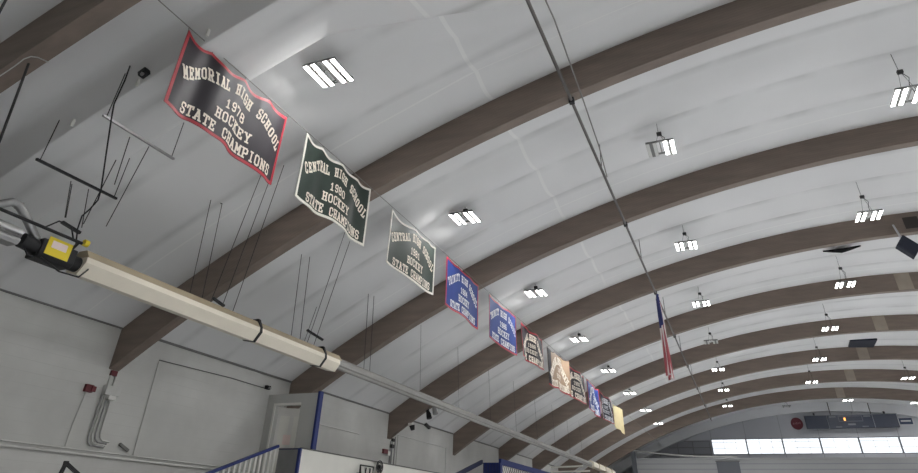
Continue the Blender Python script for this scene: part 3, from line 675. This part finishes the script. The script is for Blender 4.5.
simple(MB().tube([(XW + .02, 10.60, 2.90 + EYE), (XW + .02, 12.98, 2.96 + EYE), (XW + .02, 14.36, 2.95 + EYE)], .012, 6), 'wall_cable', 'seam', 'thin dark cable running across the wall to the small dark sensor', 'cable')
t = thing('wall_sensor', (XW, 14.45, 2.95 + EYE), 'small dark sensor on the wall where the thin cable ends', 'sensor')
MB().box((XW + .003, 14.38, 2.93 + EYE), (XW + .1, 14.55, 3.03 + EYE)).build('sensor_body', M['dark'], t, bevel=.015)
MB().tube([(XW + .1, 14.46, 2.97 + EYE), (XW + .16, 14.46, 2.95 + EYE)], .03, 10).build('lens', M['metal'], t)
# horn and conduits under the fourth beam
t = thing('alarm_horn_mount', (XW, 21.5, 2.0 + EYE), 'red alarm horn on the wall below the fourth beam', 'alarm')
MB().box((XW + .003, 21.3, 1.98 + EYE), (XW + .09, 21.62, 2.12 + EYE)).build('horn_body', M['red'], t, bevel=.01)
MB().box((XW + .003, 21.64, 1.94 + EYE), (XW + .07, 21.80, 2.08 + EYE)).build('horn_plate', M['whitepaint'], t)
t = thing('wall_conduit_bundle', (XW, 21.9, 1.2 + EYE), 'conduits and fittings dropping down the wall below the fourth beam', 'conduit')
for y, zt_ in ((21.86, 2.42), (21.98, 2.44), (22.2, 2.6)): MB().tube([(XW + .03, y, 0), (XW + .03, y, zt_ + EYE)], .022, 8).build('pipe', M['metal'], t, smooth=40)
MB().box((XW + .003, 21.84, 2.20 + EYE), (XW + .1, 22.04, 2.32 + EYE)).build('fitting', M['rod'], t, bevel=.01)
MB().box((XW + .003, 21.92, 2.42 + EYE), (XW + .08, 22.1, 2.52 + EYE)).build('fitting', M['rod'], t, bevel=.01)
# cameras under the fourth beam
p = aty(411, 422.6, by(3)); zb3 = zroof(p.x, -BD)
t = thing('security_camera', (p.x, by(3), zb3), 'small camera dome under the fourth beam, left of the pair of spotlights', 'camera')
MB().box((p.x - .08, by(3) - .08, zb3 - .15), (p.x + .08, by(3) + .08, zb3 - .052)).build('camera_base', M['whitepaint'], t, bevel=.01)
MB().tube([(p.x + .05, by(3), zb3 - .14), (p.x + .09, by(3), zb3 - .28)], [.10, .07], 12).build('camera_dome', M['dark'], t, smooth=40)
for du, lab in ((0, 'black spotlight under the fourth beam, left one of two'), (1, 'grey spotlight under the fourth beam, right one of two')):
    p = aty(428.5 + 6.0 * du, 413 - 0.5 * du, by(3)); zb3 = zroof(p.x, -BD)
    t = thing('spotlight', (p.x, by(3), zb3), lab, 'spotlight')
    MB().tube([(p.x, by(3), zb3 - .016), (p.x, by(3), zb3 - .12)], .02, 8).build('bracket', M['dark'], t)
    MB().tube([(p.x - .05, by(3), zb3 - .06), (p.x + .02, by(3) - .02, zb3 - .2), (p.x + .06, by(3) - .03, zb3 - .34)], [.05, .09, .10], 12).build('lamp_head', M['metal' if du else 'dark'], t, smooth=40)
p = atx(426, 426, XW)
simple(MB().obox((XW + .06, p.y, p.z), (.05, 0, 0), (0, .22, -.05), (0, .02, .05)), 'wall_bracket', 'rod', 'short dark bracket on the wall below the spotlights', 'bracket')
# faint raised panels on the wall
for ya, yb_, zt_, lab in ((22.4, 26.9, 2.68, 'faint rectangular conduit outline on the wall between the fourth and fifth beams'), (15.0, 19.6, 2.40, 'faint line of conduit on the wall right of the white partition')):
    simple(MB().tube([(XW + .018, ya, .8 + EYE), (XW + .018, ya, zt_ + EYE), (XW + .018, yb_, zt_ + EYE), (XW + .018, yb_, .8 + EYE)] if ya > 20 else [(XW + .018, ya, zt_ + EYE), (XW + .018, yb_, zt_ + EYE)], .014, 6), 'mounted_conduit', 'conduit', lab, 'conduit')

# A-frame stand near the left wall
t = thing('folding_stand', (-10.6, 7.9, 0), 'black angled frame whose peak shows at the bottom left', 'stand')
pk = atx(66, 463, -10.6)
for (u, v) in ((60.5, 474), (78, 474)):
    q = atx(u, v, -10.6); d = q - pk; MB().bar(pk, pk + d * (pk.z / -d.z), .05, .05, (1, 0, 0)).build('leg', M['dark'], t)
MB().box((pk.x - .03, pk.y - .03, pk.z - .03), (pk.x + .03, pk.y + .03, pk.z + .03)).build('hinge', M['dark'], t)

# ------------------------------------------------------------ partition, stairs, platform
YB, XQ = 14.64, -10.13
t = thing('partition', (XW, YB, 0), 'white partition with a half open door and a blue edge, standing out from the wall', 'partition')
ztp = 2.82 + EYE; dx0, dx1, dzt = -11.60, -10.78, 2.53 + EYE; zdk = .426 + EYE
MB().box((XW + .003, YB, zdk), (dx0, YB + .1, ztp)).box((dx1, YB, zdk), (XQ - .13, YB + .1, ztp)).box((dx0, YB, dzt), (dx1, YB + .1, ztp)).build('panel', M['partition'], t)
MB().box((dx0 - .06, YB - .02, zdk), (dx0, YB, dzt + .06)).box((dx0, YB - .02, dzt), (dx1, YB, dzt + .06)).build('door_frame', M['whitepaint'], t)
MB().box((XQ - .13, YB - .03, zdk), (XQ - .06, YB + .13, ztp + .03)).build('edge_trim', M['blue'], t)
an = math.radians(30); hx = dx0 + .03; L_ = .76
ex = Vector((math.cos(an), math.sin(an), 0)); ey = Vector((-math.sin(an), math.cos(an), 0))
zm = (zdk + .02 + dzt - .03) / 2; hz = (dzt - .03 - zdk - .02) / 2
dc = Vector((hx, YB + .12, zm)) + ex * L_ / 2
dr = MB().obox(dc, ex * L_ / 2, ey * .02, Vector((0, 0, hz))).build('door', M['whitepaint'], t)
for zc_, hh in ((zm + .45, .38), (zm - .5, .42)):
    for q in (-.18, .18): MB().obox(Vector((dc.x, dc.y, zc_)) + ex * q - ey * .022, ex * .12, ey * .004, Vector((0, 0, hh))).build('door_panel', M['boardwhite'], dr)
MB().obox(Vector((dc.x, dc.y, zm + .25)) - ex * .05 - ey * .03, ex * .1, ey * .003, Vector((0, 0, .12))).build('notice', M['pinkwhite'], dr)
MB().tube([dc + ex * .31 - ey * .02, dc + ex * .31 - ey * .09], .03, 10).build('door_knob', M['metal'], dr)
# platform
t = thing('viewing_platform', (-11, 14, 0), 'raised platform with white front boards and blue corner, along the left wall', 'platform')
YP, YPE, ZPL = 14.01, 25.4, 1.42 + EYE
MB().box((XW + .12, YP + .06, .36 + EYE), (XQ - .06, YPE, .42 + EYE)).build('deck', M['greypanel'], t)
MB().box((XQ - .05, YP + .05, 0), (XQ, YPE, ZPL)).build('front_board', M['boardwhite'], t)
MB().box((XQ - .06, YP + .05, ZPL), (XQ + .015, YPE, ZPL + .03)).build('top_rail', M['seam'], t)
MB().box((-10.77, YP, 0), (XQ - .06, YP + .05, ZPL - .02)).build('end_board', M['greypanel'], t)
MB().box((-10.77, YP - .01, ZPL - .02), (XQ - .06, YP + .06, ZPL + .01)).build('end_rail', M['navy'], t)
MB().box((XQ - .05, YP - .02, 0), (XQ + .02, YP + .05, ZPL + .01)).build('corner_trim', M['blue'], t)
# staircase with white balusters
t = thing('staircase', (-11, 12, 0), 'stair with white balusters and sloping blue handrail, climbing to the platform', 'stairs')
xs = -10.80; sl = (1.48 - .87) / (14.02 - 12.18)
zr = lambda y: 1.48 + EYE - sl * (14.0 - y) 
MB().bar((xs, 14.0, zr(14.0)), (xs, 9.2, zr(9.2)), .07, .06).build('handrail', M['blue'], t)
for i in range(28):
    y = 13.9 - .17 * i
    MB().box((xs - .02, y - .03, max(0, zr(y) - 1.0)), (xs + .02, y + .03, zr(y) - .03)).build('baluster', M['whitepaint'], t)
for i in range(12):
    y1_ = 14.0 - i * .42; zt_ = max(.05, .36 + EYE - i * .17)
    if zt_ > .06: MB().box((XW + .01, y1_ - .42, 0), (xs - .03, y1_, zt_)).build('step', M['greypanel'], t)
# things on the front board of the platform
p = atx(379.7, 467, XQ + .12)
t = thing('round_fan', p, 'round wire fan at the top edge of the white platform boards', 'fan')
def ring(c, r_, n_=24): return [Vector((c.x, c.y + r_ * 1.15 * math.cos(2 * math.pi * i / n_), c.z + r_ * math.sin(2 * math.pi * i / n_))) for i in range(n_ + 1)]
for i, rr in enumerate((.16, .11, .06)): MB().tube(ring(p, rr), .012 if i else .018, 6).build('grille_ring', M['rod'], t)
MB().tube([p + Vector((-.05, 0, 0)), p + Vector((.03, 0, 0))], .05, 12).build('motor', M['dark'], t)
for i in range(5):
    a_ = 2 * math.pi * i / 5; d_ = Vector((0, 1.15 * math.cos(a_), math.sin(a_))); e_ = Vector((.4, -1.5 * math.sin(a_) * .4, math.cos(a_) * .4))
    MB().obox(p + d_ * .08, d_ * .06, e_ * .06, Vector((.004, 0, 0))).build('blade', M['dark'], t)
MB().bar(p + Vector((-.02, 0, -.1)), (XQ + .02, p.y, p.z - .35), .03).build('bracket', M['dark'], t)
a, b = atx(360.5, 465, XQ + .1), atx(373.5, 466, XQ + .1)
t = thing('wire_rack', (XQ, a.y, a.z - .5), 'black square wire rack left of the round fan on the platform boards', 'rack')
zt_ = a.z
MB().tube([(XQ + .1, a.y, zt_ - .5), (XQ + .1, a.y, zt_), (XQ + .1, b.y, zt_), (XQ + .1, b.y, zt_ - .5), (XQ + .1, a.y, zt_ - .5)], .022, 6).build('outer_frame', M['dark'], t)
for i in range(5):
    y = a.y + (b.y - a.y) * (i + 1) / 6; MB().tube([(XQ + .1, y, zt_ - .5), (XQ + .1, y + (.1 if i % 2 else -.1), zt_ - .04)], .014, 6).build('wire', M['dark'], t)
for yy in (a.y, b.y): MB().bar((XQ + .1, yy, zt_ - .2), (XQ + .003, yy, zt_ - .2), .02).build('bracket', M['dark'], t)

# blue booth further along
t = thing('blue_booth', (-11, 29, 0), 'blue framed booth with netting in its opening, beyond the platform', 'booth')
zb1, zb0 = 2.44 + EYE, 2.22 + EYE
MB().box((-10.95, 29.0, 0), (XQ, 29.12, 2.28 + EYE)).build('end_panel', M['blue'], t)
for i in range(6): MB().box((-10.93 + i * .135, 28.985, 0), (-10.91 + i * .135, 29.0, 2.28 + EYE)).build('batten', M['navy'], t)
MB().box((XQ - .12, 29.12, zb0), (XQ, 37.5, zb1)).build('header_beam', M['blue'], t)
MB().box((XQ - .10, 29.12, 0), (XQ, 29.3, zb0)).build('post', M['blue'], t)
MB().box((XQ - .10, 37.3, 0), (XQ, 37.5, zb0)).build('post', M['blue'], t)
MB().box((XQ - .16, 29.3, 0), (XQ - .12, 37.3, zb0)).build('back_board', M['boardwhite'], t)
nm_ = MB()
for i in range(0, 26):
    for sg in (1, -1):
        y0_ = 29.3 + i * .3; pts = []
        ya, za = (y0_, .8 + EYE) if sg > 0 else (y0_, zb0)
        yb2, zb2 = y0_ + 1.4, (zb0 if sg > 0 else .8 + EYE)
        if ya >= 29.3 and yb2 <= 37.3: nm_.tube([(XQ - .06, ya, za), (XQ - .06, yb2, zb2)], .010, 5)
nm_.build('netting', M['dark'], t)
MB().bar((-10.97, 28.9, 2.30 + EYE), (-10.97, 25.8, 1.55 + EYE), .09, .16).build('diagonal_brace', M['navy'], t)
MB().bar((-10.97, 25.85, 0), (-10.97, 25.85, 1.56 + EYE), .09, .09).build('post', M['navy'], t)
# white pipes beyond the booth
for (ua, va, ub_, vb_, lab) in ((548, 467.2, 583, 466.2, 'upper white crossbar beyond the blue booth'), (552, 472, 590, 471, 'lower white crossbar beyond the blue booth')):
    a, b = aty(ua, va, 44), aty(ub_, vb_, 44)
    simple(MB().tube([(XW + .02, 44, a.z), (b.x, 44, b.z)], .05, 8), 'white_crossbar', 'boardwhite', lab, 'pipe', smooth=40)

# ------------------------------------------------------------ far end
for i in range(NW):
    x0_ = WX0 + WP * i; x1_ = x0_ + WP
    ya, yb_ = yw0 - .03, yw0 + .12
    w_ = MB().box((x0_, ya, WZ0), (x0_ + .05, yb_, WZ1)).box((x1_ - .05, ya, WZ0), (x1_, yb_, WZ1)).box((x0_ + .05, ya, WZ1 - .04), (x1_ - .05, yb_, WZ1)).box((x0_ + .05, ya, WZ0), (x1_ - .05, yb_, WZ0 + .04))
    o = w_.build('window_%d' % (i + 1), M['slate_door'])
    struct(o, 'bright white window in the end wall, %s from the left' % (['first', 'second', 'third', 'fourth', 'fifth', 'sixth', 'seventh'][i]), 'window'); o['group'] = 'end wall windows'
    MB().box((x0_ + .05, yw0 + .05, WZ0 + .04), (x1_ - .05, yw0 + .06, WZ1 - .04)).build('pane', M['glass'], o)
    g = MB()
    for f in (.36, .70): g.box((x0_ + WP * f - .012, yw0 + .02, WZ0 + .04), (x0_ + WP * f + .012, yw0 + .05, WZ1 - .04))
    for f in (.40, .78): g.box((x0_ + .05, yw0 + .02, WZ0 + (WZ1 - WZ0) * f - .012), (x1_ - .05, yw0 + .05, WZ0 + (WZ1 - WZ0) * f + .012))
    g.build('glazing_bars', M['signpale'], o)
# inner gable rib line
# dark slate panel left of the windows
poly = []
xs_ = [XW + (-2.36 - XW) * i / 24 for i in range(25)]
tops = [min(6.14 + EYE, zroof(x, -BD) - .04) for x in xs_]
mb = MB(); yA_ = yw0 - .05
mb.add([(x, yA_, 0) for x in xs_] + [(x, yA_, z) for x, z in zip(xs_, tops)] + [(x, yw0 - .004, 0) for x in xs_] + [(x, yw0 - .004, z) for x, z in zip(xs_, tops)],
       [(i, i + 1, 26 + i, 25 + i) for i in range(24)] + [(25 + i, 26 + i, 76 + i, 75 + i) for i in range(24)] + [(24, 74, 99, 49)])
simple(mb, 'dark_wall_panel', 'slate', 'dark slate panel on the end wall left of the windows', 'panel')
t = thing('guard_rail', (-5, yA_ - .1, 4.7 + EYE), 'dark guard rail before the slate panel left of the windows', 'railing')
for z in (5.14, 5.62, 6.08): MB().tube([(XC - math.sqrt((RO - BD - .1) ** 2 - (z + EYE - ZC) ** 2) + .05, yA_ - .06, z + EYE), (-2.4, yA_ - .06, z + EYE)], .025, 8).build('rail', M['greypanel'], t)
for x in (-6.4, -4.95, -3.75, -2.45): MB().tube([(x, yA_ - .06, 4.9 + EYE), (x, yA_ - .06, min(6.08, zroof(x - .05, -BD) - EYE - .08) + EYE)], .025, 8).build('post', M['greypanel'], t)
# mezzanine front with horizontal siding
YM = 54.6
mb = MB().box((-7.85, YM, 0), (XR, YM + .1, 4.445 + EYE))
o = struct(mb.build('wall_mezzanine', M['siding']), 'grey siding wall below the end windows', 'wall')
g = MB()
for i in range(9):
    z = 4.19 + EYE - i * .35
    g.box((-7.85, YM - .04, z - .055), (XR, YM, z))
g.build('siding_rib', M['slate'], o)
struct(MB().box((-7.85, YM - .12, 4.445 + EYE), (XR, YM + 3.8, 4.545 + EYE)).build('trim_3', M['siding']), 'pale ledge on top of the siding wall', 'trim')
simple(MB().box((-8.2, YM - .1, 0), (-7.86, YM + .25, 5.06 + EYE)), 'corner_post', 'slate_door', 'dark square post at the left end of the siding wall', 'post')
simple(MB().tube([(-8.15, YM - .15, 5.09 + EYE), (-6.05, YM - .15, 4.86 + EYE), (-4.5, YM - .15, 4.72 + EYE), (-3.1, YM - .15, 4.63 + EYE), (-.5, YM - .15, 4.60 + EYE)], .05, 8), 'sloping_pipe', 'conduit', 'pale pipe sloping down from the dark post to the ledge', 'pipe', smooth=40)
t = thing('roller_door', (-1.3, YM, 0), 'dark grey door in the siding wall under the first window', 'door')
MB().box((-2.05, YM - .09, 0), (-.47, YM - .055, 4.29 + EYE)).build('door_leaf', M['slate_door'], t)
MB().box((-2.1, YM - .1, 4.292 + EYE), (-.42, YM - .055, 4.35 + EYE)).build('lintel_strip', M['seam'], t)
# scoreboard
YS = yw0 - .62
t = thing('scoreboard', (7.9, YS, 6.7 + EYE), 'dark long scoreboard on the end wall above the windows', 'scoreboard')
z0_, z1_ = 6.77 + EYE, 7.66 + EYE
for (xa, xb, nm) in ((4.85, 6.38, 'side_panel'), (6.42, 9.42, 'score_panel'), (9.46, 11.0, 'side_panel')):
    pn = MB().box((xa, YS, z0_), (xb, YS + .25, z1_)).build(nm, M['score'], t, bevel=.02)
    if nm == 'score_panel':
        g = MB()
        def outl(x0, x1, za, zb2, th=.025):
            g.box((x0, YS - .012, za), (x1, YS, za + th)); g.box((x0, YS - .012, zb2 - th), (x1, YS, zb2)); g.box((x0, YS - .012, za + th), (x0 + th, YS, zb2 - th)); g.box((x1 - th, YS - .012, za + th), (x1, YS, zb2 - th))
        outl(7.15, 8.75, 7.22 + EYE, 7.6 + EYE)
        g.box((6.55, YS - .012, 7.52 + EYE), (7.0, YS, 7.60 + EYE)); g.box((8.85, YS - .012, 7.52 + EYE), (9.3, YS, 7.60 + EYE))
        g.box((6.85, YS - .012, 6.84 + EYE), (7.25, YS, 6.89 + EYE)); g.box((8.6, YS - .012, 6.84 + EYE), (9.0, YS, 6.89 + EYE)); g.box((7.7, YS - .012, 6.96 + EYE), (8.2, YS, 7.08 + EYE))
        g.build('score_marking', M['scoretrim'], pn)
        MB().box((7.50, YS - .02, 7.28 + EYE), (7.62, YS, 7.48 + EYE)).build('lit_digit', M['digit'], pn)
MB().box((4.8, YS + .05, z1_), (11.05, YS + .15, z1_ + .04)).build('top_rail', M['scoretrim'], t)
for x in (6.4, 9.44): MB().box((x - .018, YS - .01, z0_), (x + .018, YS, z1_)).build('divider', M['scoretrim'], t)
for x in (6.7, 8.3, 9.4):
    MB().tube([(x, YS + .1, z1_), (x, YS + .1, zroof(x, -.1))], .03, 6).build('hanging_bracket', M['dark' if x != 8.3 else 'signpale'], t)
for x in (5.5, 10.2): MB().box((x, YS + .0, z1_ + .04), (x + .12, YS + .12, z1_ + .2)).build('speaker_knob', M['dark'], t)
t = thing('round_sign', (4.27, yw0 - .06, 7.2 + EYE), 'round dull red sign left of the scoreboard', 'sign')
p = Vector((4.27, yw0, 7.22 + EYE))
MB().tube([p, p + Vector((0, -.06, 0))], .43, 32).build('disc', M['signred'], t)
MB().tube([p + Vector((0, -.06, 0)), p + Vector((0, -.07, 0))], .40, 32).build('disc_face', M['signred'], t)
for i, hh in enumerate((.07, .05, .08, .05, .07)):
    MB().box((p.x - .27 + .115 * i, p.y - .08, p.z - hh + .01 * i), (p.x - .20 + .115 * i, p.y - .07, p.z + hh + .01 * i)).build('pale_mark', M['signmark'], t)
t = thing('wall_sign', (11.6, yw0 - .06, 7.0 + EYE), 'slate blue rectangular sign right of the scoreboard', 'sign')
MB().box((11.1, yw0 - .03, 6.96 + EYE), (12.06, yw0 - .003, 7.47 + EYE)).build('sign_border', M['signpale'], t)
MB().box((11.16, yw0 - .05, 7.01 + EYE), (12.0, yw0 - .03, 7.43 + EYE)).build('sign_face', M['signblue'], t)
MB().box((11.26, yw0 - .06, 7.19 + EYE), (11.9, yw0 - .05, 7.29 + EYE)).build('sign_text_line', M['signpale'], t)
# ------------------------------------------------------------ loudspeaker, torn liner, dark panel
p = aty(912, 248, 21.0)
t = thing('loudspeaker', aty(900, 232, 21.2), 'black loudspeaker hanging tilted at the right edge', 'speaker')
c1, c2, c3 = aty(901, 238, 21.3), aty(895, 248.5, 21.3), aty(913.5, 260, 21.3)
ex = (c3 - c2) / 2; ez = (c1 - c2) / 2; cc = c2 + ex + ez - Vector((0, .3, 0))
ey = Vector((0, .15, 0))
MB().obox(cc + ey, ex, ey, ez).build('cabinet', M['speaker'], t, bevel=.02)
MB().obox(cc - Vector((0, .012, 0)), ex * .93, Vector((0, .012, 0)), ez * .9).build('grille', M['speaker'], t)
b0 = c1 + Vector((0, -.1, 0))
bt = aty(893, 225, by(3) - BT / 2 - .03)
MB().bar(bt, b0 + (c2 - c1) * .1, .05, .03).build('mounting_arm', M['signpale'], t)
pts = [roofpt(u, v, -.26) for u, v in ((823, 252.0), (843, 249.5), (861, 246.4), (850, 250.5), (842, 253.0), (833, 252.6))]
mb = MB(); n_ = len(pts)
mb.add(pts + [q + Vector((0, 0, .05)) for q in pts], [tuple(range(n_)), tuple(range(n_, 2 * n_))[::-1]] + [(i, (i + 1) % n_, n_ + (i + 1) % n_, n_ + i) for i in range(n_)])
simple(mb, 'liner_tear', 'black', 'dark torn flap in the white ceiling lining right of centre', 'tear')
pts = [roofpt(u, v, -.17) for u, v in ((850.5, 341.5), (877.5, 339.8), (873.5, 347.5), (848.5, 347.5))]
mb = MB(); mb.add(pts + [q + Vector((0, 0, .08)) for q in pts], [(0, 1, 2, 3), (7, 6, 5, 4)] + [(i, (i + 1) % 4, 4 + (i + 1) % 4, 4 + i) for i in range(4)])
simple(mb, 'ceiling_hatch', 'speaker', 'dark square panel under the roof near the crown of the seventh beam', 'panel')

# ------------------------------------------------------------ sky outside and view
w = bpy.data.worlds.new('sky'); SC.world = w; w.use_nodes = True
bg = w.node_tree.nodes['Background']; bg.inputs[0].default_value = (.93, .96, 1, 1); bg.inputs[1].default_value = 1.15
SC.view_settings.view_transform = 'Standard'; SC.view_settings.look = 'None'; SC.view_settings.gamma = 1
SC.view_settings.use_curve_mapping = False; SC.view_settings.exposure = 0.60
SC.cycles.use_denoising = True
SC.cycles.sample_clamp_direct = 8
SC.cycles.max_bounces = 10; SC.cycles.diffuse_bounces = 6
SC.cycles.sample_clamp_indirect = 4
